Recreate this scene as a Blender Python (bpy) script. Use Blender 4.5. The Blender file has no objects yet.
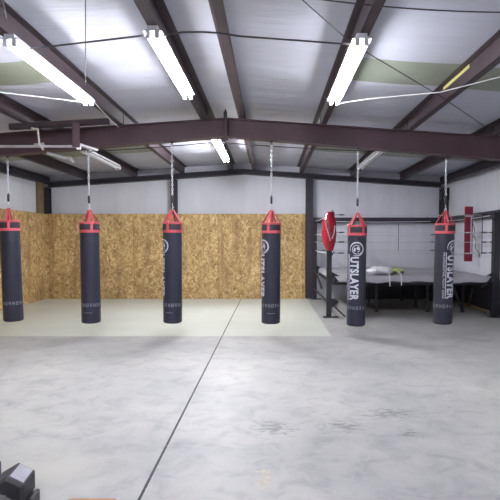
import bpy, bmesh, math, random
from mathutils import Vector, Matrix, noise
PI = math.pi
rnd = random.Random(7)
scene = bpy.context.scene
COL = scene.collection
EYE = 1.65
def s2l(c):
    return tuple(((v/255)/12.92 if v/255 <= 0.04045 else ((v/255+0.055)/1.055)**2.4) for v in c) + (1.0,)

# ------------------------------------------------------------ materials
def nodes(name):
    m = bpy.data.materials.new(name); m.use_nodes = True
    nt = m.node_tree; b = nt.nodes['Principled BSDF']
    return m, nt, b
def mat(name, rgb, rough=0.6, metal=0.0, var=0.0, scale=6.0, bump=0.0, bscale=40.0, spec=0.5):
    m, nt, b = nodes(name)
    b.inputs['Roughness'].default_value = rough; b.inputs['Metallic'].default_value = metal
    b.inputs['Specular IOR Level'].default_value = spec
    c = s2l(rgb); b.inputs['Base Color'].default_value = c
    tc = nt.nodes.new('ShaderNodeTexCoord')
    if var > 0:
        n = nt.nodes.new('ShaderNodeTexNoise'); n.inputs['Scale'].default_value = scale; n.inputs['Detail'].default_value = 4
        r = nt.nodes.new('ShaderNodeValToRGB')
        r.color_ramp.elements[0].position = 0.3; r.color_ramp.elements[1].position = 0.7
        r.color_ramp.elements[0].color = tuple(x*(1-var) for x in c[:3])+(1,)
        r.color_ramp.elements[1].color = tuple(min(1, x*(1+var)) for x in c[:3])+(1,)
        nt.links.new(tc.outputs['Object'], n.inputs['Vector']); nt.links.new(n.outputs['Fac'], r.inputs['Fac'])
        nt.links.new(r.outputs['Color'], b.inputs['Base Color'])
    if bump > 0:
        n2 = nt.nodes.new('ShaderNodeTexNoise'); n2.inputs['Scale'].default_value = bscale; n2.inputs['Detail'].default_value = 3
        bp = nt.nodes.new('ShaderNodeBump'); bp.inputs['Strength'].default_value = bump; bp.inputs['Distance'].default_value = 0.01
        nt.links.new(tc.outputs['Object'], n2.inputs['Vector']); nt.links.new(n2.outputs['Fac'], bp.inputs['Height'])
        nt.links.new(bp.outputs['Normal'], b.inputs['Normal'])
    return m
def emit(name, rgb, strength):
    m, nt, b = nodes(name)
    b.inputs['Base Color'].default_value = s2l(rgb); b.inputs['Emission Color'].default_value = s2l(rgb)
    b.inputs['Emission Strength'].default_value = strength
    return m

def N(nt, kind, **kw):
    n = nt.nodes.new(kind)
    for k, v in kw.items():
        if k in n.inputs.keys(): n.inputs[k].default_value = v
        else: setattr(n, k, v)
    return n
def math_n(nt, op, a, b=None, c=None, clamp=False):
    n = nt.nodes.new('ShaderNodeMath'); n.operation = op; n.use_clamp = clamp
    for i, v in enumerate((a, b, c)):
        if v is None: continue
        if isinstance(v, (int, float)): n.inputs[i].default_value = v
        else: nt.links.new(v, n.inputs[i])
    return n.outputs[0]
def mix_n(nt, f, a, b):
    n = nt.nodes.new('ShaderNodeMix'); n.data_type = 'RGBA'
    for s, v in ((n.inputs[0], f), (n.inputs[6], a), (n.inputs[7], b)):
        if isinstance(v, (tuple, float, int)): s.default_value = v
        else: nt.links.new(v, s)
    return n.outputs[2]
def ramp_n(nt, f, stops):
    r = nt.nodes.new('ShaderNodeValToRGB'); cr = r.color_ramp
    while len(cr.elements) < len(stops): cr.elements.new(0.5)
    for e, (p, c) in zip(cr.elements, stops): e.position = p; e.color = c
    nt.links.new(f, r.inputs['Fac'])
    return r.outputs['Color']

def floor_material():
    m, nt, b = nodes('polished_concrete')
    L = nt.links.new
    tc = nt.nodes.new('ShaderNodeTexCoord'); P = tc.outputs['Object']
    sx = nt.nodes.new('ShaderNodeSeparateXYZ'); L(P, sx.inputs[0]); X, Y = sx.outputs[0], sx.outputs[1]
    n1 = N(nt, 'ShaderNodeTexNoise', Scale=0.55, Detail=6.0, Roughness=0.6); L(P, n1.inputs['Vector'])
    base = ramp_n(nt, n1.outputs['Fac'], [(0.3, s2l((154, 155, 157))), (0.5, s2l((172, 172, 171))), (0.72, s2l((188, 187, 182)))])
    n2 = N(nt, 'ShaderNodeTexNoise', Scale=3.5, Detail=8.0, Roughness=0.7, Distortion=0.6); L(P, n2.inputs['Vector'])
    g2 = ramp_n(nt, n2.outputs['Fac'], [(0.32, (0.70, 0.70, 0.73, 1)), (0.5, (0.98,0.98,0.98,1)), (0.68, (1.10, 1.10, 1.08, 1))])
    mm = nt.nodes.new('ShaderNodeMix'); mm.data_type = 'RGBA'; mm.blend_type = 'MULTIPLY'; mm.inputs[0].default_value = 1
    L(base, mm.inputs[6]); L(g2, mm.inputs[7]); col = mm.outputs[2]
    # pale sealed area in front of the board walls
    pale = ramp_n(nt, n1.outputs['Fac'], [(0.3, s2l((194, 198, 187))), (0.7, s2l((209, 212, 202)))])
    wob = math_n(nt, 'MULTIPLY', n2.outputs['Fac'], 0.06)
    mx = math_n(nt, 'MULTIPLY', math_n(nt, 'SUBTRACT', math_n(nt, 'ADD', wob, 1.06), X), 40, clamp=True)
    my = math_n(nt, 'MULTIPLY', math_n(nt, 'SUBTRACT', Y, math_n(nt, 'ADD', wob, 9.0)), 15, clamp=True)
    col = mix_n(nt, math_n(nt, 'MULTIPLY', mx, my), col, pale)
    # second, fainter pale patch close to the camera
    d = lambda cx, cy, rx, ry: math_n(nt, 'SUBTRACT', 1.0, math_n(nt, 'SQRT', math_n(nt, 'ADD',
        math_n(nt, 'POWER', math_n(nt, 'ABSOLUTE', math_n(nt, 'DIVIDE', math_n(nt, 'SUBTRACT', X, cx), rx)), 2.0),
        math_n(nt, 'POWER', math_n(nt, 'ABSOLUTE', math_n(nt, 'DIVIDE', math_n(nt, 'SUBTRACT', Y, cy), ry)), 2.0))), clamp=True)
    col = mix_n(nt, math_n(nt, 'MULTIPLY', d(-1.6, 3.7, 0.8, 0.5), 0.7), col, s2l((190, 188, 180)))
    # scuffs
    mp = nt.nodes.new('ShaderNodeMapping'); mp.inputs['Scale'].default_value = (3.0, 6.0, 1.0); L(P, mp.inputs['Vector'])
    n3 = N(nt, 'ShaderNodeTexNoise', Scale=3.6, Detail=8.0, Roughness=0.8, Distortion=0.5); L(mp.outputs[0], n3.inputs['Vector'])
    area = math_n(nt, 'MAXIMUM', math_n(nt, 'MAXIMUM', d(0.03, 4.55, 0.42, 0.4), d(1.15, 4.95, 0.55, 0.35)), math_n(nt, 'MAXIMUM', d(0.65, 4.6, 0.4, 0.3), d(1.2, 4.4, 0.25, 0.2)))
    sc = math_n(nt, 'MULTIPLY', math_n(nt, 'SUBTRACT', math_n(nt, 'ADD', n3.outputs['Fac'], math_n(nt, 'MULTIPLY', area, 0.24)), 0.64), 9.0, clamp=True)
    sc = math_n(nt, 'MULTIPLY', sc, math_n(nt, 'MULTIPLY', area, 3.0, clamp=True))
    col = mix_n(nt, math_n(nt, 'MULTIPLY', sc, 0.6), col, s2l((84, 84, 86)))
    # wandering fine marks everywhere
    n4 = N(nt, 'ShaderNodeTexNoise', Scale=1.6, Detail=9.0, Roughness=0.8, Distortion=1.5); L(P, n4.inputs['Vector'])
    st = math_n(nt, 'MULTIPLY', math_n(nt, 'SUBTRACT', n4.outputs['Fac'], 0.62), 6.0, clamp=True)
    col = mix_n(nt, math_n(nt, 'MULTIPLY', st, 0.35), col, s2l((120, 120, 126)))
    # sawn joint
    jx = math_n(nt, 'ABSOLUTE', math_n(nt, 'ADD', X, 0.84))
    jw = math_n(nt, 'ADD', 0.002, math_n(nt, 'MULTIPLY', n3.outputs['Fac'], 0.016))
    j = math_n(nt, 'LESS_THAN', jx, jw)
    col = mix_n(nt, math_n(nt, 'MULTIPLY', j, 1.0), col, s2l((26, 24, 26)))
    L(col, b.inputs['Base Color'])
    rr = ramp_n(nt, n2.outputs['Fac'], [(0.3, (0.36,)*3+(1,)), (0.7, (0.55,)*3+(1,))]); L(rr, b.inputs['Roughness'])
    b.inputs['Specular IOR Level'].default_value = 0.4
    bp = nt.nodes.new('ShaderNodeBump'); bp.inputs['Strength'].default_value = 0.15; bp.inputs['Distance'].default_value = 0.004
    L(n2.outputs['Fac'], bp.inputs['Height']); L(bp.outputs[0], b.inputs['Normal'])
    return m

def board_material():          # oriented strand board, flakes of wood, sheets 1.22 m wide
    m, nt, b = nodes('strand_board'); L = nt.links.new
    tc = nt.nodes.new('ShaderNodeTexCoord'); P = tc.outputs['Object']
    nw = N(nt, 'ShaderNodeTexNoise', Scale=4.0, Detail=2.0); L(P, nw.inputs['Vector'])
    add = nt.nodes.new('ShaderNodeVectorMath'); add.operation = 'MULTIPLY_ADD'
    L(nw.outputs['Color'], add.inputs[0]); add.inputs[1].default_value = (0.35, 0.35, 0.35); L(P, add.inputs[2])
    mp = nt.nodes.new('ShaderNodeMapping'); mp.inputs['Scale'].default_value = (34, 34, 20); mp.inputs['Rotation'].default_value = (0.5, 0.5, 0.0)
    L(add.outputs[0], mp.inputs['Vector'])
    v = N(nt, 'ShaderNodeTexVoronoi', Scale=1.0); L(mp.outputs[0], v.inputs['Vector'])
    mp2 = nt.nodes.new('ShaderNodeMapping'); mp2.inputs['Scale'].default_value = (20, 20, 9); mp2.inputs['Rotation'].default_value = (0.4, -0.5, 0.0)
    L(add.outputs[0], mp2.inputs['Vector'])
    v2 = N(nt, 'ShaderNodeTexVoronoi', Scale=1.0); L(mp2.outputs[0], v2.inputs['Vector'])
    s1 = nt.nodes.new('ShaderNodeSeparateColor'); L(v.outputs['Color'], s1.inputs[0])
    s2 = nt.nodes.new('ShaderNodeSeparateColor'); L(v2.outputs['Color'], s2.inputs[0])
    f = math_n(nt, 'ADD', math_n(nt, 'MULTIPLY', s1.outputs[0], 0.55), math_n(nt, 'MULTIPLY', s2.outputs[0], 0.45))
    col = ramp_n(nt, f, [(0.1, s2l((138, 108, 64))), (0.35, s2l((178, 146, 94))), (0.6, s2l((200, 171, 119))), (0.92, s2l((226, 205, 160)))])
    n3 = N(nt, 'ShaderNodeTexNoise', Scale=1.2, Detail=3.0); L(P, n3.inputs['Vector'])
    g = ramp_n(nt, n3.outputs['Fac'], [(0.35, (0.84, 0.82, 0.78, 1)), (0.65, (1.08, 1.07, 1.04, 1))])
    mm = nt.nodes.new('ShaderNodeMix'); mm.data_type = 'RGBA'; mm.blend_type = 'MULTIPLY'; mm.inputs[0].default_value = 1
    L(col, mm.inputs[6]); L(g, mm.inputs[7]); col = mm.outputs[2]
    sx = nt.nodes.new('ShaderNodeSeparateXYZ'); L(P, sx.inputs[0])
    run = math_n(nt, 'ADD', sx.outputs[0], sx.outputs[1])
    fr = math_n(nt, 'FRACT', math_n(nt, 'DIVIDE', math_n(nt, 'ADD', run, 40.15), 1.22))
    seam = math_n(nt, 'LESS_THAN', fr, 0.012)
    col = mix_n(nt, math_n(nt, 'MULTIPLY', seam, 0.55), col, s2l((96, 62, 34)))
    nearseam = math_n(nt, 'MULTIPLY', math_n(nt, 'LESS_THAN', fr, 0.12), math_n(nt, 'MULTIPLY', n3.outputs['Fac'], 0.5))
    col = mix_n(nt, nearseam, col, s2l((150, 104, 60)))
    mp4 = nt.nodes.new('ShaderNodeMapping'); mp4.inputs['Scale'].default_value = (3.5, 3.5, 0.5); L(P, mp4.inputs['Vector'])
    n5 = N(nt, 'ShaderNodeTexNoise', Scale=1.3, Detail=4.0, Roughness=0.6); L(mp4.outputs[0], n5.inputs['Vector'])
    col = mix_n(nt, math_n(nt, 'MULTIPLY', math_n(nt, 'SUBTRACT', n5.outputs['Fac'], 0.5), 3.0, clamp=True), col, s2l((138, 100, 62)))
    L(col, b.inputs['Base Color']); b.inputs['Roughness'].default_value = 0.7
    return m

def vinyl_material(name, rgb, axis, fold=1.0):     # quilted white vinyl insulation facing with seams
    m, nt, b = nodes(name); L = nt.links.new
    tc = nt.nodes.new('ShaderNodeTexCoord'); P = tc.outputs['Object']
    mp = nt.nodes.new('ShaderNodeMapping'); sc = [2.0, 2.0, 2.0]; sc[axis] = 0.35; mp.inputs['Scale'].default_value = sc
    L(P, mp.inputs['Vector'])
    n = N(nt, 'ShaderNodeTexNoise', Scale=1.4, Detail=5.0, Roughness=0.6, Distortion=0.4); L(mp.outputs[0], n.inputs['Vector'])
    c = s2l(rgb)
    col = ramp_n(nt, n.outputs['Fac'], [(0.3, tuple(x*0.9 for x in c[:3])+(1,)), (0.7, c)])
    L(col, b.inputs['Base Color'])
    bp = nt.nodes.new('ShaderNodeBump'); bp.inputs['Strength'].default_value = 0.5*fold; bp.inputs['Distance'].default_value = 0.05
    L(n.outputs['Fac'], bp.inputs['Height']); L(bp.outputs[0], b.inputs['Normal'])
    b.inputs['Roughness'].default_value = 0.42
    return m

M = {}
M['floor'] = floor_material()
M['board'] = board_material()
M['ceiling'] = vinyl_material('roof_vinyl', (188, 190, 204), 0, 1.4)
M['wall'] = vinyl_material('wall_vinyl', (230, 232, 242), 2, 0.5)
M['panel'] = mat('green_translucent_panel', (134, 140, 126), 0.45, var=0.1, scale=3, bump=0.2, bscale=10)
M['steel'] = mat('maroon_primer_steel', (66, 54, 60), 0.5, var=0.18, scale=3.0, spec=0.4)
M['steel2'] = mat('maroon_primer_beam', (80, 60, 67), 0.5, var=0.15, scale=2.0, spec=0.4)
M['darksteel'] = mat('dark_steel', (50, 46, 56), 0.5, var=0.15, scale=4)
M['black'] = mat('black_paint', (36, 37, 44), 0.45, var=0.1, scale=6)
M['bag'] = mat('black_vinyl', (35, 36, 54), 0.42, var=0.12, scale=8, bump=0.15, bscale=30)
M['bagpanel'] = mat('charcoal_nylon', (52, 46, 56), 0.7, var=0.1, scale=20)
M['red'] = mat('red_webbing', (200, 80, 90), 0.55, var=0.08, scale=20)
M['white_ink'] = mat('white_print', (196, 196, 208), 0.6)
M['grey_ink'] = mat('grey_print', (128, 128, 142), 0.6)
M['chrome'] = mat('bright_steel', (214, 216, 224), 0.3, 0.6)
M['galv'] = mat('galvanised_steel', (186, 184, 188), 0.45, 0.5, var=0.1)
M['white'] = mat('white_enamel', (222, 222, 228), 0.45)
M['offwhite'] = mat('ivory_plastic', (206, 198, 188), 0.5)
M['cable'] = mat('grey_cable', (66, 62, 70), 0.6)
M['wcable'] = mat('white_cable', (206, 206, 212), 0.5)
M['tube'] = emit('lit_tube', (250, 251, 254), 30.0)
M['tube2'] = emit('lit_tube_far', (250, 251, 254), 75.0)
M['deadtube'] = mat('unlit_tube', (226, 228, 234), 0.3)
M['canvas'] = mat('grey_canvas', (168, 166, 174), 0.75, var=0.14, scale=1.6, bump=0.2, bscale=6)
M['skirt'] = mat('ring_skirt_grey', (128, 125, 130), 0.8, var=0.1, scale=3)
M['rope'] = mat('white_rope', (206, 206, 212), 0.7)
M['padred'] = mat('red_vinyl', (168, 34, 52), 0.22, var=0.1, scale=6)
M['paddark'] = mat('crimson_vinyl', (138, 30, 52), 0.4, var=0.1, scale=6)
M['lime'] = mat('lime_cloth', (192, 202, 136), 0.7, var=0.2, scale=14)
M['cloth'] = mat('white_cloth', (232, 232, 236), 0.7, bump=0.4, bscale=25)
M['wood'] = mat('plywood', (176, 138, 96), 0.6, var=0.15, scale=9)
M['stud'] = mat('timber', (128, 110, 82), 0.7, var=0.2, scale=7)
M['rubber'] = mat('black_rubber', (44, 44, 48), 0.6, var=0.15, scale=12)
M['palefacet'] = mat('pale_grey_facet', (150, 150, 162), 0.45, 0.0, var=0.12, scale=18)
M['tape'] = mat('dried_tape_residue', (186, 182, 170), 0.8, var=0.12, scale=20)
M['yellow'] = mat('yellow_light_leak', (206, 200, 128), 0.6)

# ------------------------------------------------------------ mesh helpers
def obj(name, bm, m, parent=None, smooth=False):
    bmesh.ops.recalc_face_normals(bm, faces=bm.faces[:])
    me = bpy.data.meshes.new(name); bm.to_mesh(me); bm.free()
    for mm in (m if isinstance(m, (list, tuple)) else [m]): me.materials.append(mm)
    if smooth:
        for p in me.polygons: p.use_smooth = True
        if smooth != 'all':
            try: me.set_sharp_from_angle(angle=math.radians(40))
            except Exception: pass
    o = bpy.data.objects.new(name, me); COL.objects.link(o)
    if parent: o.parent = parent
    return o
def tag(o, label, cat, group=None):
    o['label'] = label; o['category'] = cat
    if group: o['group'] = group
    return o
def struct(name, bm, m, smooth=False):
    o = obj(name, bm, m, None, smooth); o['kind'] = 'structure'; return o
def thing(name, label, cat, loc=(0, 0, 0), rz=0.0, group=None):
    o = bpy.data.objects.new(name, None); COL.objects.link(o); o.empty_display_size = 0.1
    o.location = loc; o.rotation_euler = (0, 0, rz)
    return tag(o, label, cat, group)
def box(bm, x0, x1, y0, y1, z0, z1, bev=0.0, mtx=None):
    r = bmesh.ops.create_cube(bm, size=1.0)
    vs = r['verts']
    for v in vs:
        v.co = Vector(((x0+x1)/2 + v.co.x*(x1-x0), (y0+y1)/2 + v.co.y*(y1-y0), (z0+z1)/2 + v.co.z*(z1-z0)))
    if bev > 0:
        es = set(e for v in vs for e in v.link_edges)
        r2 = bmesh.ops.bevel(bm, geom=list(es), offset=bev, segments=2, affect='EDGES', profile=0.5)
        vs = list(set(v for f in r2['faces'] for v in f.verts) | set(v for v in vs if v.is_valid))
    if mtx is not None:
        for v in vs: v.co = mtx @ v.co
    return bm
def tube(bm, pts, r, seg=8, caps=True, radii=None):
    pts = [Vector(p) for p in pts]; rings = []; up = None
    for i, p in enumerate(pts):
        if i == 0: d = pts[1]-p
        elif i == len(pts)-1: d = p-pts[i-1]
        else: d = (pts[i+1]-p).normalized() + (p-pts[i-1]).normalized()
        d.normalize()
        if up is None:
            up = Vector((0, 0, 1)) if abs(d.z) < 0.9 else Vector((1, 0, 0))
        a = d.cross(up).normalized(); b = a.cross(d).normalized(); up = b
        rr = radii[i] if radii else r
        rings.append([bm.verts.new(p + (a*math.cos(2*PI*k/seg) + b*math.sin(2*PI*k/seg))*rr) for k in range(seg)])
    for i in range(len(rings)-1):
        for k in range(seg):
            bm.faces.new((rings[i][k], rings[i][(k+1) % seg], rings[i+1][(k+1) % seg], rings[i+1][k]))
    if caps:
        bm.faces.new(rings[0][::-1]); bm.faces.new(rings[-1])
    return bm
def lathe(bm, prof, seg=40, cx=0, cy=0, closed=False):
    rings = []
    for r, z in prof:
        if r < 1e-6: rings.append([bm.verts.new((cx, cy, z))]*seg)
        else: rings.append([bm.verts.new((cx + r*math.sin(2*PI*k/seg), cy - r*math.cos(2*PI*k/seg), z)) for k in range(seg)])
    n = len(rings)
    for i in range(n if closed else n-1):
        A, B = rings[i], rings[(i+1) % n]
        for k in range(seg):
            q = [A[k], A[(k+1) % seg], B[(k+1) % seg], B[k]]
            u = []
            for v in q:
                if v not in u: u.append(v)
            if len(u) > 2: bm.faces.new(u)
    return bm
def bar(bm, p, q, w, h, up=(0, 0, 1)):       # rectangular bar between two points
    p, q = Vector(p), Vector(q); d = (q-p).normalized(); up = Vector(up)
    a = d.cross(up).normalized()*w/2; b = a.cross(d).normalized()*h/2
    A = [bm.verts.new(p+s*a+t*b) for s, t in ((-1, -1), (1, -1), (1, 1), (-1, 1))]
    B = [bm.verts.new(q+s*a+t*b) for s, t in ((-1, -1), (1, -1), (1, 1), (-1, 1))]
    bm.faces.new(A[::-1]); bm.faces.new(B)
    for k in range(4): bm.faces.new((A[k], A[(k+1) % 4], B[(k+1) % 4], B[k]))
    return bm
def sag(p, q, drop, n=16, wob=0.0):
    p, q = Vector(p), Vector(q); out = []
    for i in range(n+1):
        t = i/n; v = p.lerp(q, t); v.z -= drop*4*t*(1-t)
        if 0 < i < n: v.z += wob*(rnd.random()-.5)
        out.append(v)
    return out
def BM(): return bmesh.new()

# ------------------------------------------------------------ the shell
XC, XL, XR, YB, YF = -0.75, -6.6, 5.17, 15.3, -4.2
def roof(x): return EYE + 2.31 - 0.067*abs(x-XC)
PUR = [-5.27, -3.87, -2.5, -1.09, -0.5, 0.87, 2.35, 3.8]
PD = 0.2

bm = BM(); box(bm, XL-0.2, XR+0.2, YF-0.2, YB+0.2, -0.15, 0.0); struct('floor', bm, M['floor'])
# ceiling: insulation sagging between the purlins, with translucent strips set in it
bm = BM()
xs = []; stops = [XL] + PUR + [XR]
for a, b in zip(stops[:-1], stops[1:]):
    n = max(3, int((b-a)/0.11)); xs += [(a+(b-a)*i/n, i/n, b-a) for i in range(n)]
xs.append((XR, 0.0, 1.0))
strips = [(6.25, 7.1), (11.7, 12.5)]
marks = sorted([YF, YB] + [v for s in strips for v in s]); ys = []
for a, b in zip(marks[:-1], marks[1:]):
    n = max(2, int((b-a)/0.13)); ys += [a+(b-a)*i/n for i in range(n)]
ys.append(YB)
grid = []
for y in ys:
    row = []
    for x, t, w in xs:
        dip = 0.02*min(1, w)*math.sin(PI*t)**0.8 if 0 < t < 1 else 0.0
        wv = noise.noise(Vector((x*0.5, y*1.6, 3)))*0.02 + noise.noise(Vector((x*2.1, y*5, 7)))*0.007
        k = math.sin(PI*t) if 0 < t < 1 else 0
        seam = 0.012*math.exp(-((y/1.22) % 1.0 - 0.5)**2*400)
        row.append(bm.verts.new((x, y, roof(x) - dip + (wv+seam)*k)))
    grid.append(row)
for j in range(len(ys)-1):
    for i in range(len(xs)-1):
        f = bm.faces.new((grid[j][i], grid[j][i+1], grid[j+1][i+1], grid[j+1][i]))
        ym = (ys[j]+ys[j+1])/2; xm = (xs[i][0]+xs[i+1][0])/2
        if any(a < ym < b for a, b in strips) and (xm < -2.5 or xm > 0.87): f.material_index = 1
def roof_solid():
    b2 = BM()
    for x0, x1 in ((XL-0.2, XC), (XC, XR+0.2)):
        A = [b2.verts.new((x, y, roof(x)+dz)) for y in (YF-0.2, YB+0.2) for x, dz in ((x0, 0.1), (x1, 0.1), (x1, 0.2), (x0, 0.2))]
        b2.faces.new(A[:4]); b2.faces.new(A[4:][::-1])
        for k in range(4): b2.faces.new((A[k], A[(k+1) % 4], A[4+(k+1) % 4], A[4+k]))
    return b2
ceil = struct('ceiling', bm, [M['ceiling'], M['panel']], smooth='all')
struct('roof', roof_solid(), M['galv'])

def wall_box(name, x0, x1, y0, y1, m=None):
    b = BM(); box(b, x0, x1, y0, y1, 0, EYE+2.5); return struct(name, b, m or M['wall'])
def gable_wall(name, y0, y1):
    b = BM(); pts = [(XL-0.2, 0), (XR+0.2, 0), (XR+0.2, roof(XR)+0.12), (XC, roof(XC)+0.12), (XL-0.2, roof(XL)+0.12)]
    A = [b.verts.new((x, y0, z)) for x, z in pts]; B = [b.verts.new((x, y1, z)) for x, z in pts]
    b.faces.new(A[::-1]); b.faces.new(B)
    for k in range(5): b.faces.new((A[k], A[(k+1) % 5], B[(k+1) % 5], B[k]))
    return struct(name, b, M['wall'])
gable_wall('wall_back', YB, YB+0.2); gable_wall('wall_front', YF-0.2, YF)
def side(name, x0, x1):
    b = BM(); box(b, x0, x1, YF, YB, 0, roof(max(x0, x1) if x0 > 0 else min(x0, x1))+0.1); struct(name, b, M['wall'])
side('wall_left', XL-0.2, XL); side('wall_right', XR, XR+0.2)
# strand board lining
bm = BM(); box(bm, XL+0.12, 1.02, YB-0.26, YB-0.23, 0.0, 2.46); struct('trim_1', bm, M['board'])
bm = BM(); box(bm, XL+0.09, XL+0.12, 3.0, YB-0.23, 0.0, 2.46); struct('trim_2', bm, M['board'])

bm = BM(); box(bm, 2.6, XR-0.25, YB-0.2, YB-0.17, 0.0, 0.85); struct('added_dark_panel_1', bm, M['darksteel'])  # added dark panel low on the back wall behind the ring
bm = BM(); box(bm, XR-0.03, XR, 9.13, YB-0.3, 0.0, 0.8); struct('added_dark_panel_2', bm, M['darksteel'])  # added dark panel low on the right wall beside the ring
# ------------------------------------------------------------ steel
def pur_mesh(x, sgn):
    b = BM(); zt = roof(x) - 0.004; zb = zt - PD
    box(b, x-0.006, x+0.006, YF+0.01, YB-0.02, zb, zt)
    box(b, min(x, x+sgn*0.085), max(x, x+sgn*0.085), YF+0.01, YB-0.02, zt-0.01, zt-0.001)
    box(b, min(x, x-sgn*0.085), max(x, x-sgn*0.085), YF+0.01, YB-0.02, zb, zb+0.012)
    box(b, x-sgn*0.085-0.005, x-sgn*0.085+0.005, YF+0.01, YB-0.02, zb, zb+0.03)
    return b
plab = ['maroon steel roof purlin nearest the left wall, beyond the unlit strip light',
        'maroon steel roof purlin over the hanging pipe bracket at the left',
        'maroon steel roof purlin carrying the left lit fluorescent light',
        'maroon steel roof purlin carrying the middle lit fluorescent light',
        'maroon steel ridge purlin with no light, right of the middle light',
        'maroon steel roof purlin carrying the right lit fluorescent light',
        'maroon steel roof purlin with a painted yellow light leak on its side, right of the lit lights',
        'maroon steel roof purlin nearest the right wall']
for k, x in enumerate(PUR):
    root = thing('roof_purlin', plab[k], 'roof purlin', (0, 0, 0), group='roof purlins')
    sgn = 1 if x < XC else -1
    obj('channel', pur_mesh(x, sgn), M['steel'], root)
    b = BM()
    box(b, x+sgn*0.007, x+sgn*0.016, 9.0-0.07, 9.0+0.07, roof(x)-PD-0.0, roof(x)-0.03)
    obj('clip', b, M['darksteel'], root)
    if k == 6:
        b = BM(); box(b, x-0.016, x-0.007, 6.2, 7.1, roof(x)-0.06, roof(x)-0.02); obj('light_leak_strip', b, M['yellow'], root)  # light leaking in at the roof edge, painted as a yellow strip
# eave struts
for nm, x0, x1, lab in (('l', XL+0.001, XL+0.16, 'dark steel eave strut running along the top of the left wall'), ('r', XR-0.2, XR-0.001, 'dark steel eave strut running along the top of the right wall')):
    b = BM(); zt = roof(XL)-0.03 if nm == 'l' else roof(XR)-0.03
    box(b, x0, x1, YF+0.01, YB-0.01, zt-0.2, zt)
    tag(obj('eave_strut', b, M['darksteel']), lab, 'eave strut')

def rafter(x0, x1, y, d0, d1, top, fw=0.2):
    # I section from ridge x0 to eave x1, depth d0 at ridge and d1 at eave
    b = BM(); t = 0.014
    def prism(xa, xb, za0, za1, zb0, zb1, ya, yb):
        A = [b.verts.new(p) for p in ((xa, ya, za0), (xa, yb, za0), (xa, yb, za1), (xa, ya, za1))]
        B = [b.verts.new(p) for p in ((xb, ya, zb0), (xb, yb, zb0), (xb, yb, zb1), (xb, ya, zb1))]
        b.faces.new(A[::-1]); b.faces.new(B)
        for k in range(4): b.faces.new((A[k], A[(k+1) % 4], B[(k+1) % 4], B[k]))
    za, zb = top(x0), top(x1)
    prism(x0, x1, za-t, za, zb-t, zb, y-fw/2, y+fw/2)
    prism(x0, x1, za-d0, za-d0+t, zb-d1, zb-d1+t, y-fw/2, y+fw/2)
    prism(x0, x1, za-d0+t, za-t, zb-d1+t, zb-t, y-0.006, y+0.006)
    return b
top = lambda x: roof(x) - PD - 0.006
BY = 9.0
def beam_bottom(x): return top(x) - (0.31 + 0.017*abs(x-XC))
fr = thing('steel_portal_frame', 'wide maroon steel gable beam the six punching bags hang from', 'steel beam', (0, 0, 0))
obj('rafter', rafter(XC, XL+0.17, BY, 0.31, 0.31+0.017*(XC-XL-0.17), top), M['steel2'], fr)
obj('rafter', rafter(XC, XR-0.21, BY, 0.31, 0.31+0.017*(XR-0.21-XC), top), M['steel2'], fr)
for s in (-1, 1):
    b = BM(); x = XC + s*0.012
    box(b, x-0.011, x+0.011, BY-0.11, BY+0.11, top(XC)-0.345, top(XC)-0.004)
    pl = obj('splice_plate', b, M['steel2'], fr)
for z in (0.07, 0.15, 0.23):
    for yy in (-0.06, 0.06):
        b = BM(); tube(b, [(XC-0.045, BY+yy, top(XC)-z), (XC+0.045, BY+yy, top(XC)-z)], 0.012, 6); obj('bolt', b, M['darksteel'], fr)
for x0, x1 in ((XL+0.01, XL+0.17), (XR-0.21, XR-0.01)):
    b = BM(); box(b, x0, x0+0.014, BY-0.1, BY+0.1, 0.001, roof(XL)-0.26); box(b, x1-0.014, x1, BY-0.1, BY+0.1, 0.001, roof(XL)-0.26)
    box(b, x0, x1, BY-0.006, BY+0.006, 0.001, roof(XL)-0.26); obj('column', b, M['steel2'], fr)
# small black box sitting on the beam near the ridge
b = BM(); box(b, XC-0.03, XC+0.03, BY-0.17, BY-0.111, top(XC)-0.02, top(XC)+0.09, 0.008); tube(b, [(XC, BY-0.14, top(XC)+0.09), (XC, BY-0.14, top(XC)+0.13)], 0.012, 8)
tag(obj('sensor_box', b, M['black']), 'small black sensor box on the beam at the roof ridge', 'sensor')
# end wall frame
er = thing('end_wall_frame', 'dark steel gable rafter along the top of the back wall', 'steel beam', (0, 0, 0))
etop = lambda x: roof(x)-0.21
obj('rafter', rafter(XC, XL+0.17, YB-0.14, 0.14, 0.14, etop, 0.2), M['darksteel'], er)
obj('rafter', rafter(XC, XR-0.21, YB-0.14, 0.14, 0.14, etop, 0.2), M['darksteel'], er)
cols = [(-6.53, -6.40, 'dark steel column in the back left corner above the board'),
        (-2.87, -2.70, 'dark steel column on the back wall behind the third punching bag'),
        (1.04, 1.24, 'dark steel column at the right end of the board wall'),
        (4.95, 5.16, 'dark steel column in the back right corner behind the ring')]
for x0, x1, lab in cols:
    y1 = YB-0.001
    zt = etop(x1 if x1 > 0 else x0)-0.142
    b = BM(); box(b, x0, x1, YB-0.22, YB-0.208, 0.001, zt); box(b, x0, x1, y1-0.012, y1, 0.001, zt); box(b, (x0+x1)/2-0.006, (x0+x1)/2+0.006, YB-0.208, y1-0.012, 0.001, zt)
    if x0 > 4: box(b, x0, x1, YB-0.26, YB-0.1, zt-0.35, zt-0.0)
    tag(obj('steel_column', b, M['darksteel']), lab, 'column')
b = BM(); box(b, XL+0.001, XL+0.085, 14.72, YB-0.24, 0.001, roof(XL)-0.235); tag(obj('timber_post', b, M['stud']), 'brown timber post against the left wall beside the back corner', 'post')
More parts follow.
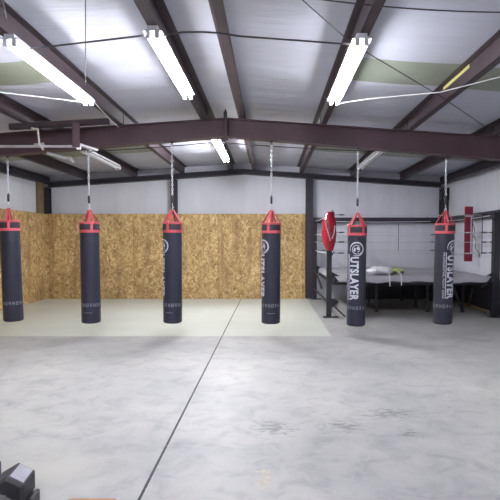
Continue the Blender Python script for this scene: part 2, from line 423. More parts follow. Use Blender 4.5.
# girts
b = BM(); box(b, 1.26, 4.94, YB-0.16, YB-0.001, 2.2, 2.36); box(b, 1.26, 4.94, YB-0.17, YB-0.16, 2.2, 2.24)
tag(obj('wall_girt', b, M['darksteel']), 'dark horizontal steel girt across the bare back wall behind the ring', 'girt')
b = BM(); box(b, XR-0.13, XR-0.001, YF+0.01, BY-0.12, 2.2, 2.36); box(b, XR-0.13, XR-0.001, BY+0.12, YB-0.3, 2.2, 2.36)
tag(obj('wall_girt', b, M['darksteel']), 'dark horizontal steel girt along the right wall', 'girt')
# bottom girts
b = BM(); box(b, XR-0.10, XR-0.001, BY+0.12, YB-0.3, 0.001, 0.9)
struct('baseboard_right', b, M['darksteel']) if False else b.free()

# ------------------------------------------------------------ lights
def light(x, y0, y1, lit, lab, zt=None):
    L_ = y1-y0; zt = (roof(x)-PD-0.01) if zt is None else zt
    root = thing('fluorescent_light', lab, 'ceiling light', (x, (y0+y1)/2, zt), group='fluorescent strip lights')
    b = BM(); h = L_/2
    A = [(-0.05, -0.0), (0.05, 0.0), (0.05, -0.03), (0.09, -0.05), (-0.09, -0.05), (-0.05, -0.03)]
    v0 = [b.verts.new((p, -h, q)) for p, q in A]; v1 = [b.verts.new((p, h, q)) for p, q in A]
    b.faces.new(v0[::-1]); b.faces.new(v1)
    for k in range(6): b.faces.new((v0[k], v0[(k+1) % 6], v1[(k+1) % 6], v1[k]))
    obj('housing', b, M['white'], root)
    for s in (-1, 1):
        b = BM(); tube(b, [(s*0.042, -h+0.035, -0.085), (s*0.042, h-0.035, -0.085)], 0.017, 12)
        obj('tube', b, M['tube2' if y0 > 9 else 'tube'] if lit else M['deadtube'], root, True)
        for e in (-1, 1):
            b = BM(); box(b, s*0.042-0.022, s*0.042+0.022, e*(h-0.017)-0.017, e*(h-0.017)+0.017, -0.115, -0.05, 0.004)
            obj('socket', b, M['white'], root)
    return root
light(-2.49, 5.05, 7.25, True, 'long lit fluorescent light above the left side, brightest near the left edge')
light(-1.13, 5.08, 7.28, True, 'long lit fluorescent light in the middle, left of the ridge')
light(0.88, 5.05, 7.25, True, 'long lit fluorescent light on the right side of the roof')
light(-1.08, 10.4, 12.9, True, 'lit fluorescent light beyond the beam near the ridge')
light(-3.75, 10.5, 12.95, False, 'unlit fluorescent light beyond the beam at left')
light(2.24, 10.5, 12.95, False, 'unlit fluorescent light beyond the beam at right')
light(-2.49, -1.9, 0.5, True, 'lit fluorescent light behind the camera, out of view, left row')  # unseen lights behind the camera; shape and position assumed
light(-1.10, -1.9, 0.5, True, 'lit fluorescent light behind the camera, out of view, middle row')
light(0.88, -1.9, 0.5, True, 'lit fluorescent light behind the camera, out of view, right row')

# ------------------------------------------------------------ cables and rods under the roof
def cable(pts, r, m, lab, cat='cable', nm='power_cable'):
    b = BM(); tube(b, pts, r, 6); return tag(obj(nm, b, m, None, True), lab, cat)
def zl(x): return roof(x)-PD-0.08
cable(sag((-2.40, 5.2, zl(-2.5)-.02), (-1.22, 5.15, zl(-1.1)+.0), 0.0), 0.009, M['cable'], 'grey cable strung between the left and middle lit lights')
cable([(-1.04, 5.15, zl(-1.1)-.0), (-0.85, 5.15, zl(-1.1)+0.03), (-0.66, 5.15, zl(-.6)+0.02), (-0.5, 5.15, zl(-.6)+.01)] + sag((-0.3, 5.15, zl(-.3)+.0), (0.79, 5.15, zl(0.88)+.0), 0.0, 10), 0.009, M['cable'], 'grey cable strung between the middle and right lit lights')
cable([(0.96, 7.3, zl(.9)), (1.3, 7.05, zl(1.3)+.02), (2.1, 6.5, zl(2.3)+0.02), (2.62, 5.85, zl(2.6)+.04), (3.7, 4.5, zl(3.7)+0.03)], 0.0055, M['wcable'], 'white cable running from the right light across the purlins')
cable([(-2.56, 7.2, zl(-2.5)+0.0), (-3.4, 6.5, zl(-3.4)+0.0), (-3.82, 6.1, zl(-3.8)+.01)], 0.0055, M['wcable'], 'white cable running left from the left light end')
cable(sag((-2.42, 7.2, zl(-2.5)+0.02), (-2.55, 8.85, zl(-2.5)+0.02), 0.02), 0.007, M['wcable'], 'short white cable from the left light back to the beam')
cable(sag((-0.98, 10.6, zl(-1.1)), (2.13, 10.6, zl(2.2)), 0.02), 0.009, M['cable'], 'thin cable beyond the beam from ridge light to right light')
cable(sag((-3.64, 10.6, zl(-3.7)), (-1.2, 10.6, zl(-1.1)), 0.02), 0.009, M['cable'], 'thin cable beyond the beam from left light to ridge light')
cable([(-2.1, 4.15, EYE+1.97), (-2.36, 4.75, EYE+1.99)], 0.008, M['cable'], 'thin dark rod crossing the corner above the left light', 'brace rod', 'brace_rod')
cable([(-1.35, 3.9, EYE+2.06), (-2.45, 7.0, EYE+2.0)], 0.0055, M['cable'], 'thin rod running back from the top edge to the left purlin', 'brace rod', 'brace_rod')
cable([(0.15, 4.35, EYE+2.08), (0.84, 5.42, EYE+2.03), (2.27, 7.0, EYE+1.93), (3.74, 8.8, EYE+1.84)], 0.0055, M['cable'], 'thin diagonal brace rod crossing behind the right light', 'brace rod', 'brace_rod')
cable(sag((0.1, 4.5, EYE+2.1), (2.28, 4.6, EYE+1.99), 0.045), 0.006, M['cable'], 'loose thin wire sagging across the roof above the right light')

# ------------------------------------------------------------ pipe bracket at the left
HY = 8.35
root = thing('hanging_pipe_bracket', 'maroon angle and white pipe bracket hung under the roof at left', 'bracket', (0, 0, 0))
b = BM(); za, zb = roof(-4.0)-PD-0.008, roof(-2.6)-PD-0.012
bar(b, (-4.15, HY, za-0.05), (-2.55, HY, zb-0.05), 0.01, 0.09); bar(b, (-4.15, HY+0.04, za-0.09), (-2.55, HY+0.04, zb-0.09), 0.09, 0.008)
obj('angle_bar', b, M['steel'], root)
b = BM(); box(b, -3.13, -3.01, HY-0.05, HY-0.035, EYE+1.50, za-0.01); box(b, -3.13, -3.12, HY-0.05, HY+0.05, EYE+1.50, za-0.01); obj('drop_post', b, M['steel2'], root)
b = BM(); tube(b, [(-5.6, HY, EYE+1.52), (-3.05, HY, EYE+1.52)], 0.022, 10); tube(b, [(-3.75, HY, EYE+1.535), (-3.6, HY, EYE+1.55)], 0.032, 8); obj('pipe', b, M['galv'], root, True)
b = BM(); box(b, -3.07, -3.02, HY-0.03, HY+0.03, EYE+1.47, EYE+1.57); bar(b, (-3.04, HY, EYE+1.55), (-2.93, HY+0.5, EYE+1.55), 0.06, 0.035); obj('end_rail', b, M['white'], root)
b = BM(); bar(b, (-3.66, HY-0.02, za-0.17), (-3.64, HY-0.02, EYE+1.70), 0.03, 0.03, (1, 0, 0)) if False else tube(b, [(-3.78, HY-0.02, EYE+1.80), (-3.68, HY-0.02, EYE+1.79), (-3.66, HY-0.02, EYE+1.55), (-3.60, HY-0.02, EYE+1.46)], 0.016, 8)
obj('strap_rod', b, M['offwhite'], root, True)
b = BM(); tube(b, [(-3.66, HY+.25, EYE+1.46), (-3.4, HY+.4, EYE+1.40), (-3.34, HY+.4, EYE+1.40), (-3.28, HY+.4, EYE+1.32)], 0.028, 8); obj('hook_arm', b, M['galv'], root, True)

# ------------------------------------------------------------ punching bags
R = 0.163
def text_mesh(body, size, sx, z0, v0, R_, fit=None, ital=0.0):
    cu = bpy.data.curves.new('t', 'FONT'); cu.body = body; cu.size = size; cu.resolution_u = 3
    cu.offset = 0.008 if size > 0.1 else 0.0; cu.space_character = 1.12 if size > 0.1 else 1.0
    o = bpy.data.objects.new('t', cu); COL.objects.link(o)
    dg = bpy.context.evaluated_depsgraph_get(); dg.update()
    me = bpy.data.meshes.new_from_object(o.evaluated_get(dg))
    bpy.data.objects.remove(o); bpy.data.curves.remove(cu)
    b = BM(); b.from_mesh(me); bpy.data.meshes.remove(me)
    xs_ = [v.co.x for v in b.verts]; ys_ = [v.co.y for v in b.verts]
    x0, x1, y0, y1 = min(xs_), max(xs_), min(ys_), max(ys_)
    L_, H_ = fit
    for v in b.verts: v.co.x = (v.co.x-x0)/(x1-x0)*L_; v.co.y = (v.co.y-y0)/(y1-y0)*H_
    wrap(b, z0, v0, R_, H_)
    return b
def wrap(b, z0, v0, R_, H_):
    lo = min(v.co.y for v in b.verts); hi = max(v.co.y for v in b.verts)
    k = lo + 0.008
    while k < hi:
        bmesh.ops.bisect_plane(b, geom=b.verts[:]+b.edges[:]+b.faces[:], plane_co=(0, k, 0), plane_no=(0, 1, 0)); k += 0.008
    for v in b.verts:
        th = (v0+v.co.y)/R; v.co = Vector((R_*math.sin(th), -R_*math.cos(th), z0-v.co.x))
def ring_poly(b, cx, cy, r0, r1, a0, a1, n=36, taper=True):
    A = []; B = []
    for i in range(n+1):
        t = i/n; a = a0+(a1-a0)*t
        w = (r1-r0)*(min(1, 4*t, 4*(1-t))*0.75+0.25 if taper else 1)
        A.append(b.verts.new((cx+math.cos(a)*(r1-w), cy+math.sin(a)*(r1-w), 0))); B.append(b.verts.new((cx+math.cos(a)*r1, cy+math.sin(a)*r1, 0)))
    for i in range(n): b.faces.new((A[i], A[i+1], B[i+1], B[i]))
def poly(b, pts):
    b.faces.new([b.verts.new((x, y, 0)) for x, y in pts])
def make_lettering():
    b = text_mesh('UTSLAYER', 0.2, 1, 1.20, -0.077, R+0.0035, fit=(0.745, 0.155))
    b2 = BM(); bmesh.ops.create_grid(b2, x_segments=1, y_segments=1, size=0.5)
    for v in b2.verts: v.co = Vector(((v.co.x+0.5)*0.79, (v.co.y+0.5)*0.012, 0))
    wrap(b2, 1.245, -0.102, R+0.0035, 0.012)
    b3 = text_mesh('PROFESSIONAL FIGHT GEAR', 0.05, 1, 1.245, -0.148, R+0.0035, fit=(0.79, 0.034))
    for q in (b2, b3):
        me = bpy.data.meshes.new('q'); q.to_mesh(me); b.from_mesh(me); q.free(); bpy.data.meshes.remove(me)
    return b
def make_emblem():
    b = BM()
    ring_poly(b, 0, 0, 0.098, 0.122, -0.15*PI, 1.62*PI)
    ring_poly(b, 0.01, 0, 0.068, 0.08, 0.7*PI, 2.35*PI, 30)
    # crested head in profile
    poly(b, [(-0.055, 0.01), (-0.03, 0.045), (0.0, 0.055), (0.03, 0.045), (0.012, 0.028), (0.02, 0.0), (0.0, 0.012), (-0.012, -0.01), (-0.03, 0.012)])
    poly(b, [(-0.02, -0.02), (0.005, -0.012), (0.02, -0.03), (0.035, -0.012), (0.045, -0.04), (0.02, -0.058), (0.0, -0.045), (-0.02, -0.05)])
    poly(b, [(0.03, 0.05), (0.055, 0.03), (0.05, 0.012), (0.035, 0.022)])
    bmesh.ops.triangulate(b, faces=b.faces[:])
    wrap(b, 1.335, 0.038, R+0.0035, 0)
    return b
def make_marks():
    b = BM(); r = random.Random(3)
    for k in range(18):
        c = k*2*PI*R/18
        w = 0.038; h = 0.058
        for (u0, u1, v0, v1) in ([(-h/2, h/2, -w/2, -w/2+.011), (-h/2, h/2, w/2-.011, w/2), (-.005, .005, -w/2, w/2)] if k % 3 == 0 else
                                 [(-h/2, -h/2+.01, -w/2, w/2), (h/2-.01, h/2, -w/2, w/2), (-h/2, h/2, w/2-.011, w/2), (-h/2, h/2, -w/2, -w/2+.011)] if k % 3 == 1 else
                                 [(-h/2, h/2, -.006, .006), (-h/2, -h/2+.01, -w/2, w/2), (-.005, .006, -w/2, w/2)]):
            vs = []
            for u, v in ((u0, v0), (u1, v0), (u1, v1), (u0, v1)):
                th = (c+v)/R; vs.append(b.verts.new(((R+.0035)*math.sin(th), -(R+.0035)*math.cos(th), 0.325-u)))
            b.faces.new(vs)
    return b
def arcband(b, r, z0, z1, a0, a1, t=0.004, n=6):
    V = []
    for i in range(n+1):
        a = a0+(a1-a0)*i/n; row = []
        for rr, z in ((r, z0), (r+t, z0), (r+t, z1), (r, z1)): row.append(b.verts.new((rr*math.sin(a), -rr*math.cos(a), z)))
        V.append(row)
    for i in range(n):
        for k in range(4): b.faces.new((V[i][k], V[i][(k+1) % 4], V[i+1][(k+1) % 4], V[i+1][k]))
    b.faces.new(V[0][::-1]); b.faces.new(V[-1])
BH = 1.75
def make_bag():
    root = thing('punching_bag', '', 'punching bag')
    b = BM(); prof = [(0, 0.0), (0.08, 0.0), (R-0.03, 0.004), (R-0.008, 0.014), (R, 0.04)]
    prof += [(R - 0.0012*((k % 2)), 0.04+k*0.06) for k in range(1, 26)] + [(R, 1.58), (R-0.003, BH-0.02), (R-0.02, BH-0.004), (0.05, BH), (0, BH)]
    lathe(b, prof, 48); obj('bag_body', b, M['bag'], root, 'all')
    b = BM(); lathe(b, [(R, 1.612), (R+0.004, 1.612), (R+0.004, BH-0.025), (R-0.004, BH-0.02)], 48, closed=True); obj('collar', b, M['bagpanel'], root, True)
    for z0, z1 in ((1.565, 1.612), (BH-0.04, BH-0.005)):
        b = BM(); lathe(b, [(R-0.002, z0), (R+0.006, z0+0.003), (R+0.006, z1-0.003), (R-0.002, z1)], 48, closed=True); obj('trim_band', b, M['red'], root, True)
    for k in range(4):
        a = math.radians(52) + k*PI/2
        b = BM(); arcband(b, R+0.005, 1.57, BH-0.008, a-0.12, a+0.12)
        # webbing to the apex
        rr = R+0.006; c, s = math.sin(a), -math.cos(a); tx, ty = -s, c
        for sgn in (-1, 1):
            p0 = Vector((c*rr*0.97 + tx*sgn*0.034, s*rr*0.97 + ty*sgn*0.034, BH-0.02)); p1 = Vector((c*0.02, s*0.02, BH+0.21))
            bar(b, p0, p1, 0.03, 0.006, (c, s, 0.0))
        obj('strap', b, M['red'], root)
    b = BM(); n = 16
    tube(b, [(0.022*math.cos(2*PI*i/n), 0, BH+0.225+0.028*math.sin(2*PI*i/n)) for i in range(n+1)], 0.006, 6, False); obj('hanging_ring', b, M['chrome'], root, True)
    obj('lettering', make_lettering(), M['white_ink'], root)
    obj('emblem', make_emblem(), M['white_ink'], root)
    obj('printed_marks', make_marks(), M['grey_ink'], root)
    return root
def small_line(root, a):
    b = text_mesh('OUTSLAYER', 0.03, 1, 0.0, 0.0, R+0.0035, fit=(0.13, 0.016))
    # text wrapped horizontally: swap axes by rebuilding around the girth
    b.free()
    cu = BM(); r = random.Random(5); th = a-0.42
    while th < a+0.42:
        w = r.uniform(0.03, 0.08); arcband(cu, R+0.002, 0.19, 0.2, th, th+w, 0.0015, 2); th += w+0.03
    obj('small_print', cu, M['grey_ink'], root)
def dup(root, first=[]):
    r = root.copy(); COL.objects.link(r)
    for ch in root.children:
        c = ch.copy(); COL.objects.link(c); c.parent = r
    return r
def make_chain(top_z, bot_z):     # parts in world z, about x=y=0
    root = thing('hanging_chain', '', 'chain')
    b = BM(); tube(b, [(0, 0, top_z-0.002), (0, 0, top_z-0.03)], 0.012, 8); n = 12
    tube(b, [(0.018*math.cos(2*PI*i/n), 0, top_z-0.048+0.018*math.sin(2*PI*i/n)) for i in range(n+1)], 0.006, 6, False)
    box(b, -0.03, 0.03, -0.03, 0.03, top_z-0.014, top_z-0.001)
    obj('eye_bolt', b, M['black'], root)
    b = BM(); z = top_z-0.055; k = 0; L_ = 0.055; W = 0.022; end = bot_z+0.215
    while z-L_ > end-0.02:
        pts = []
        for i in range(13):
            a = 2*PI*i/12; px = W*0.62*math.cos(a); pz = L_*0.5*math.sin(a)
            pts.append((px, 0, z-L_*0.5+pz) if k % 2 == 0 else (0, px, z-L_*0.5+pz))
        tube(b, pts, 0.0062, 5, False); z -= L_*0.74; k += 1
    obj('links', b, M['chrome'], root, 'all')
    b = BM(); lathe(b, [(0, bot_z+0.215), (0.012, bot_z+0.21), (0.02, bot_z+0.19), (0.02, bot_z+0.09), (0.012, bot_z+0.075), (0, bot_z+0.07)], 12); tube(b, [(0, 0, bot_z+0.2), (0, 0, z-0.0)], 0.006, 6)
    obj('swivel', b, M['black'], root, True)
    b = BM(); tube(b, [(0, 0, bot_z+0.075), (0, 0, bot_z+0.03), (0.014, 0, bot_z+0.015), (0.012, 0, bot_z-0.005), (0, 0, bot_z-0.012), (-0.01, 0, bot_z-0.004)], 0.006, 6)
    obj('snap_hook', b, M['chrome'], root, True)
    return root
bags = [  # pixel x of the chain, bottom of bag (height), turn, label, small print angle
    (9.6, 0.275, 150, 'black punching bag with red collar, first from the left edge', None, 'left edge of the row'),
    (89.8, 0.245, 159, 'black punching bag with red collar, second from left, no lettering in view', 180, 'second bag from the left'),
    (172.8, 0.245, -70, 'black punching bag third from left, lettering on its left edge, in front of wall column', 60, 'third bag from the left, before the wall column'),
    (271.4, 0.235, -70, 'black punching bag fourth from left, in front of the right part of the board wall', 72, 'fourth bag from the left'),
    (357.2, 0.195, -24, 'black punching bag with large white lettering facing forward, beside the red corner pad', None, 'bag with its white lettering facing forward'),
    (444.8, 0.225, 28, 'black punching bag at far right, white lettering turned to its right side', None, 'rightmost bag')]
protob = make_bag(); made = []
for k, (px, hb, turn, lab, sp, cl) in enumerate(bags):
    x = (px-270)/520*9.0
    o = protob if k == 0 else dup(protob)
    lean = [0.023, 0.004, -0.006, -0.006, -0.008, -0.014][k]      # each hangs a touch off plumb, pivoting at its ring
    o.rotation_euler = (Matrix.Rotation(-lean, 3, 'Y') @ Matrix.Rotation(math.radians(turn), 3, 'Z')).to_euler()
    o.location = Vector((x, BY, hb+BH+0.225)) - Matrix.Rotation(-lean, 3, 'Y') @ Vector((0, 0, BH+0.225))
    o['label'] = lab; o['category'] = 'punching bag'; o['group'] = 'row of six punching bags'
    made.append((o, sp))
    apex = hb+BH+0.245
    ch = make_chain(beam_bottom(x), apex)
    ch.location = (x, BY, 0)
    ch['label'] = 'steel chain with black swivel holding the ' + cl; ch['group'] = 'chains of the punching bags'
for o, sp in made:
    if sp is not None: small_line(o, math.radians(sp if sp != 180 else -159))

# ------------------------------------------------------------ boxing ring
RX0, RX1, RY0, RY1 = 1.29, 4.93, 11.35, 14.95
ring = thing('boxing_ring', 'raised grey boxing ring with black corner posts in the back right corner', 'boxing ring', (0, 0, 0))
ZT = 0.91
b = BM(); nx, ny = 30, 30; V = []
for j in range(ny+1):
    row = []
    for i in range(nx+1):
        x = RX0+0.12+(RX1-0.1-RX0-0.12)*i/nx; y = RY0-0.05+(RY1-RY0+0.05)*j/ny
        z = ZT + 0.03*noise.noise(Vector((x*0.9, y*0.9, 1))) + 0.02*noise.noise(Vector((x*2.5, y*2.5, 4))) + 0.05*math.sin(PI*i/nx)*(j/ny)
        row.append(b.verts.new((x, y, z)))
    V.append(row)
for j in range(ny):
    for i in range(nx): b.faces.new((V[j][i], V[j][i+1], V[j+1][i+1], V[j+1][i]))
# folded skirt on the near and right and left sides
def skirt(edge, off, dz):
    low = [b.verts.new(v.co + Vector(off(i)) + Vector((0, 0, -dz+0.012*math.sin(i*1.3)))) for i, v in enumerate(edge)]
    for i in range(len(edge)-1): b.faces.new((edge[i], edge[i+1], low[i+1], low[i]))
skirt(V[0], lambda i: (-0.12 if i == nx else (0.1 if i == 0 else 0), -0.03, 0), 0.13)
skirt([r[-1] for r in V], lambda i: (0.03, 0, 0), 0.12)
skirt([r[0] for r in V], lambda i: (-0.03, 0, 0), 0.12)
cv = obj('canvas', b, M['canvas'], ring, 'all')
b = BM(); box(b, 4.45, 4.82, RY0+2.3, RY0+2.34, ZT+0.02, ZT+0.05); obj('red_edge_tape', b, M['padred'], ring)
b = BM(); zb0, zb1 = 0.70, 0.76
box(b, RX0+0.1, RX1-0.08, RY0+0.12, RY0+0.2, zb0, zb1); box(b, RX0+0.1, RX1-0.08, RY1-0.2, RY1-0.12, zb0, zb1)
for x in (RX0+0.12, 2.5, 3.7, RX1-0.16): box(b, x, x+0.06, RY0+0.2, RY1-0.2, zb0, zb1)
for k in range(8): box(b, RX0+0.15, RX1-0.15, RY0+0.3+k*0.42, RY0+0.34+k*0.42, zb1, zb1+0.05)
obj('platform_frame', b, M['black'], ring)
b = BM(); box(b, RX0+0.14, RX1-0.14, RY0+0.12, RY1-0.1, zb1+0.05, zb1+0.07); obj('deck', b, M['stud'], ring)
for x in (2.5, 3.7, RX1-0.4):
    for y in (RY0+0.9, RY0+1.9, RY1-0.3):
        b = BM(); box(b, x, x+0.05, y, y+0.05, 0.0, zb0); box(b, x-.03, x+.08, y-.03, y+.08, 0, 0.01); obj('leg', b, M['black'], ring)
b = BM(); bar(b, (RX1-0.35, RY0+0.35, 0.62), (RX1-0.12, RY0+1.2, 0.12), 0.04, 0.04); bar(b, (RX1-0.8, RY0+0.3, 0.64), (RX1-0.45, RY0+0.7, 0.02), 0.04, 0.04); obj('brace', b, M['darksteel'], ring)
b = BM(); box(b, RX1-0.1, RX1-0.05, RY0+0.15, RY1-0.1, 0.08, 0.13); obj('low_rail', b, M['stud'], ring)
posts = [(RX0, RY0), (RX0, RY1), (RX1, RY0), (RX1, RY1)]
for k, (x, y) in enumerate(posts):
    w = 0.055 if k < 2 else 0.07
    b = BM(); box(b, x-w, x+w, y-w, y+w, 0.0, 2.29, 0.006); p = obj('corner_post', b, M['black'], ring)
    sx = 1 if x < 3 else -1; sy = 1 if y < 13 else -1
    b = BM(); box(b, x-0.13, x+0.2 if sx > 0 else x+0.13, y-0.12, y+0.12, 0, 0.012); obj('base_plate', b, M['darksteel'], p)
    # gusset triangles toward the ring, one high and one low
    for z0, z1, d in (((0.72, 1.0, 0.2), (0.2, 0.42, 0.16)) if k == 0 else ((0.72, 0.98, 0.16),)):
        b = BM(); t = 0.03
        tri = [(x+sx*w, z0), (x+sx*(w+d), (z0+z1)/2+0.04), (x+sx*w, z1)]
        A = [b.verts.new((q, y-t, z)) for q, z in tri]; B = [b.verts.new((q, y+t, z)) for q, z in tri]
        b.faces.new(A); b.faces.new(B[::-1])
        for i in range(3): b.faces.new((A[i], A[(i+1) % 3], B[(i+1) % 3], B[i]))
        obj('gusset', b, M['black'], p)
    if k in (0, 2):
        b = BM(); bar(b, (x+sx*w, y, 0.3), (x+sx*0.36, y, 0.01), 0.03, 0.035) if k == 0 else bar(b, (x+sx*w, y, 0.86), (x+sx*0.3, y, 0.66), 0.03, 0.035)
        obj('diagonal_brace', b, M['darksteel'], p)
# diagonal on the left side between posts
b = BM(); bar(b, (RX0, RY1-0.06, 0.86), (RX0, RY0+1.6, 0.5), 0.04, 0.05); bar(b, (RX0, RY1-0.06, 0.3), (RX0, RY0+0.06, 0.3), 0.03, 0.04); obj('side_brace', b, M['black'], ring)
RZ = [1.41, 1.65, 1.86, 2.24]
for z in RZ:
    for (xa, ya), (xb, yb) in (((RX0, RY0), (RX1, RY0)), ((RX0, RY1), (RX1, RY1)), ((RX0, RY0), (RX0, RY1)), ((RX1, RY0), (RX1, RY1))):
        dx, dy = (1, 0) if xa != xb else (0, 1)
        b = BM(); pa = (xa+dx*0.32, ya+dy*0.32, z); pb = (xb-dx*0.32, yb-dy*0.32, z)
        if dy == 0 and ya == RY0:     # the near side rope is thin
            tube(b, sag(pa, pb, 0.012, 10), 0.006, 6)
        else: tube(b, sag(pa, pb, 0.02, 10), 0.011, 6)
        ro = obj('rope', b, M['rope'], ring, True)
        for (px, py, s) in ((xa, ya, 1), (xb, yb, -1)):
            b = BM(); tube(b, [(px+dx*s*0.06, py+dy*s*0.06, z), (px+dx*s*0.2, py+dy*s*0.2, z), (px+dx*s*0.22, py+dy*s*0.22, z), (px+dx*s*0.3, py+dy*s*0.3, z), (px+dx*s*0.33, py+dy*s*0.33, z)], 0.01, 8, radii=[0.006, 0.006, 0.014, 0.014, 0.008])
            obj('turnbuckle', b, M['darksteel'], ro, True)
for (x, y) in ((RX1, 12.1), (RX1, 14.0), (RX0+1.2, RY1), (RX0+2.4, RY1), (4.62, RY0)):
    b = BM(); tube(b, [(x, y, RZ[0]-0.03), (x, y, RZ[-1]-0.015)], 0.008, 6); obj('rope_tie', b, M['darksteel'], ring)
# red corner pads
def loft(sections, seg=20):
    b = BM(); rings = []
    for cx, cy, z, rx, ry in sections:
        rings.append([b.verts.new((cx+rx*math.cos(2*PI*k/seg), cy+ry*math.sin(2*PI*k/seg), z)) for k in range(seg)])
    for A, B in zip(rings[:-1], rings[1:]):
        for k in range(seg): b.faces.new((A[k], A[(k+1) % seg], B[(k+1) % seg], B[k]))
    b.faces.new(rings[0][::-1]); b.faces.new(rings[-1]); return b
px, py = RX0, RY0
pad = thing('corner_pad', 'glossy red padded cover tied to the left front corner post of the ring', 'corner pad', (px, py, 0), 0)
secs = []
for i in range(21):
    t = i/20; z = 1.46+0.84*t
    w = 0.045+0.115*math.sin(PI*min(1, max(0, t*0.93+0.03)))**0.6 + 0.012*noise.noise(Vector((t*6, 1, 2)))
    secs.append((-0.01+0.03*(t-0.5)*(1 if t > .5 else -1), -0.03, z, max(w, 0.07), max(w, 0.09)*0.95))
obj('pad', loft(secs), M['padred'], pad, 'all')
def strip(pts, w, m, par, nm):
    b = BM()
    for p, q in zip(pts[:-1], pts[1:]): bar(b, p, q, w, 0.006, (0, -1, 0))
    return obj(nm, b, m, par)
strip([(-0.115, -0.17, 2.16), (-0.09, -0.2, 1.98), (-0.03, -0.2, 1.80), (0.0, -0.19, 1.68)], 0.018, M['white_ink'], pad, 'piping')
strip([(0.1, -0.16, 2.0), (0.085, -0.175, 1.85), (0.04, -0.185, 1.72)], 0.018, M['white_ink'], pad, 'piping')
b = BM(); tube(b, [(0.02, -0.08, 2.29), (0.06, -0.1, 2.33), (0.09, -0.1, 2.28), (0.09, -0.12, 2.22)], 0.012, 8); obj('tie_strap', b, M['black'], pad, True)
b = BM(); tube(b, [(0.03, -0.1, 1.46), (0.05, -0.1, 1.40), (0.06, -0.1, 1.36), (0.09, -0.1, 1.45)], 0.014, 8)
obj('tie_strap', b, M['black'], pad, True)
py2 = 12.85
pad2 = thing('corner_pad', 'flat dark red pad with white laces hanging on the right side ropes', 'corner pad', (RX1-0.0, py2, 0), 0)
b = BM(); box(b, -0.15, 0.05, -0.075, -0.012, 1.17, 2.52, 0.02); obj('pad', b, M['paddark'], pad2, True)
b = BM()
for z in (2.28, 1.88, 1.37): bar(b, (-0.14, -0.082, z), (0.055, -0.082, z), 0.008, 0.03, (0, 0, 1))
for z0, z1, x in ((1.37, 1.86, 0.0), (1.9, 2.28, 0.0)): bar(b, (x, -0.082, z0), (x, -0.082, z1), 0.03, 0.008, (0, 1, 0))
obj('lacing', b, M['white_ink'], pad2)
b = BM(); tube(b, [(0.05, -0.05, 2.1), (0.1, -0.05, 1.95), (0.08, -0.05, 1.8), (0.14, -0.05, 1.66), (0.12, -0.05, 1.5), (0.2, -0.05, 1.4), (0.24, -0.05, 1.28)], 0.008, 6); obj('loose_lace', b, M['darksteel'], pad2, True)

# white and lime bundle on the ring canvas
bx, by = 2.63, 11.75
g = thing('cloth_bundle', 'crumpled white and lime green cloth bundle with dangling straps on the ring', 'cloth bundle', (bx, by, 0))
def blob(cx, cy, cz, sx, sy, sz, seed, amp=0.25):
    b = BM(); bmesh.ops.create_icosphere(b, subdivisions=4, radius=1)
    for v in b.verts:
        n = 1+amp*noise.noise(v.co*1.7+Vector((seed, 0, 0)))+amp*0.5*noise.noise(v.co*4+Vector((0, seed, 0)))
        v.co = Vector((cx+v.co.x*n*sx, cy+v.co.y*n*sy, cz+max(v.co.z, -0.55)*n*sz))
    return b
obj('white_cloth', blob(-0.1, 0.02, ZT+0.095, 0.31, 0.21, 0.095, 2), M['cloth'], g, 'all')
obj('lime_cloth', blob(0.22, -0.02, ZT+0.08, 0.18, 0.17, 0.07, 5), M['lime'], g, 'all')
b = BM(); box(b, 0.1, 0.19, -0.225, -0.2, ZT+0.05, ZT+0.09, 0.01); box(b, 0.27, 0.35, -0.215, -0.19, ZT+0.05, ZT+0.09, 0.01); obj('dark_patch', b, M['darksteel'], g)
for x, l in ((-0.03, 0.22), (0.22, 0.2)):
    b = BM(); pts = [(x, -0.12, ZT+0.09), (x, -0.3, ZT+0.06), (x-0.005, -0.47, ZT+0.04), (x-0.005, -0.51, ZT-0.02), (x, -0.51, ZT-l)]
    for p, q in zip(pts[:-1], pts[1:]): bar(b, p, q, 0.022, 0.01, (1, 0, 0) if False else (0, -0.3, 1) if p[1]-q[1] > 0.05 else (0, 1, 0.01))
    obj('strap', b, M['cloth'], g)
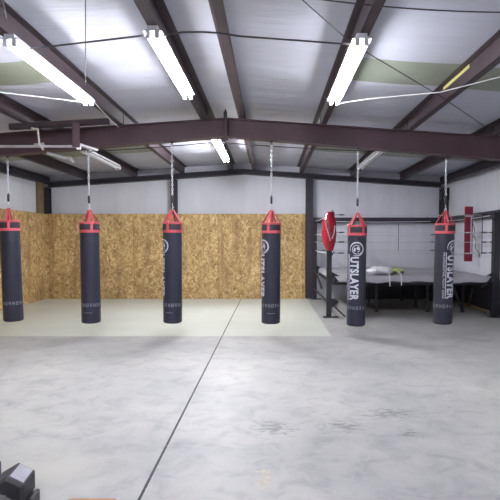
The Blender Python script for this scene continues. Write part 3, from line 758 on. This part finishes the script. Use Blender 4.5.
# small tray left of it
# ------------------------------------------------------------ foreground: hex dumbbell, wooden block, tape
ax = math.radians(97)
r = 0.113
def hexhead(x0, x1, r, ch):          # one flat-sided head, an edge uppermost
    b = BM(); rings = []
    for x, rr in ((x0, r*0.86), (x0+ch, r), (x1-ch, r), (x1, r*0.86)):
        rings.append([b.verts.new((x, rr*math.cos(PI/3*k+PI/6), r+rr*math.sin(PI/3*k+PI/6))) for k in range(6)])
    for A, B in zip(rings[:-1], rings[1:]):
        for k in range(6): b.faces.new((A[k], A[(k+1) % 6], B[(k+1) % 6], B[k]))
    b.faces.new(rings[0][::-1]); b.faces.new(rings[-1])
    bmesh.ops.recalc_face_normals(b, faces=b.faces[:])
    bmesh.ops.bevel(b, geom=b.edges[:], offset=0.005, segments=2, affect='EDGES', profile=0.5)
    return b
def dumbbell(x, y, lab):
    db = thing('hex_dumbbell', lab, 'dumbbell', (x, y, 0.012), ax)
    obj('head', hexhead(-0.14, 0.11, r, 0.025), M['rubber'], db)
    obj('head', hexhead(-0.50, -0.28, r, 0.025), M['rubber'], db)
    b = BM(); tube(b, [(-0.285, 0, r), (-0.25, 0, r), (-0.21, 0, r), (-0.17, 0, r), (-0.135, 0, r)], 0.018, 14, radii=[0.016, 0.018, 0.021, 0.018, 0.016]); obj('handle', b, M['rubber'], db, True)
    mt = Matrix.Translation((0, 0, r)) @ Matrix.Rotation(math.radians(30), 4, 'X')
    b = BM(); box(b, -0.10, 0.08, -0.045, 0.045, r*math.cos(PI/6)-0.002, r*math.cos(PI/6)+0.002, 0.001, mt); obj('pale_facet', b, M['palefacet'], db)  # thin pale grey sheet laid on one facet of the head
    sd = BM()
    for x0, x1 in ((-0.43, -0.29), (-0.07, 0.07)):
        for s_ in (-1, 1):
            pts = [(s_*0.012, 0.0), (s_*0.13, 0.0), (s_*0.13, 0.065), (s_*0.112, 0.069)]
            A = [sd.verts.new((x0, p, z)) for p, z in pts]; B = [sd.verts.new((x1, p, z)) for p, z in pts]
            sd.faces.new(A); sd.faces.new(B[::-1])
            for k in range(4): sd.faces.new((A[k], A[(k+1) % 4], B[(k+1) % 4], B[k]))
    box(sd, -0.43, 0.07, -0.13, 0.13, 0.0, 0.008)
    o = obj('dumbbell_cradle', sd, M['black']); o.location = (x, y, 0); o.rotation_euler = (0, 0, ax)
    tag(o, 'low black cradle on the floor under the ' + lab.split(' with ')[0].split(' at ')[0], 'cradle')
dumbbell(-1.60, 3.19, 'black hexagonal dumbbell with pale grey facet, in the near left corner')
dumbbell(-1.89, 3.33, 'partly visible black dumbbell at the left edge, behind the one with the pale facet')
bx0 = (65-270)/520*3.12
b = BM(); box(b, -0.145, 0.145, -0.12, 0.12, 0.0, 0.085, 0.006)
wb = obj('wooden_block', b, M['wood']); wb.location = (-1.085, 3.0, 0); tag(wb, 'tan plywood block on the floor at the bottom edge', 'wooden block')
b = BM()
for x0, x1, y0, y1 in ((-0.11, 0.0, 3.66, 3.675), (-0.06, -0.035, 3.38, 3.72), (-0.1, -0.03, 3.50, 3.52), (-0.03, 0.005, 3.45, 3.7)): box(b, x0, x1, y0, y1, 0.0005, 0.0012)
tag(obj('tape_residue', b, M['tape']), 'pale dried tape residue stuck on the near concrete floor', 'tape')

# ------------------------------------------------------------ world, camera, view
w = bpy.data.worlds.new('World'); scene.world = w; w.use_nodes = True
w.node_tree.nodes['Background'].inputs[0].default_value = (0.5, 0.55, 0.65, 1); w.node_tree.nodes['Background'].inputs[1].default_value = 0.3
cd = bpy.data.cameras.new('camera'); cam = bpy.data.objects.new('camera', cd); COL.objects.link(cam)
cam.location = (0, 0, EYE); cam.rotation_euler = (math.radians(90-2.5), 0, 0)
cd.sensor_width = 36; cd.lens = 520/500*36; cd.shift_x = -0.04; cd.shift_y = 0.0294; cd.clip_start = 0.05
scene.camera = cam
vs = scene.view_settings; vs.view_transform = 'Standard'; vs.look = 'None'; vs.gamma = 1; vs.use_curve_mapping = False; vs.exposure = 1.85
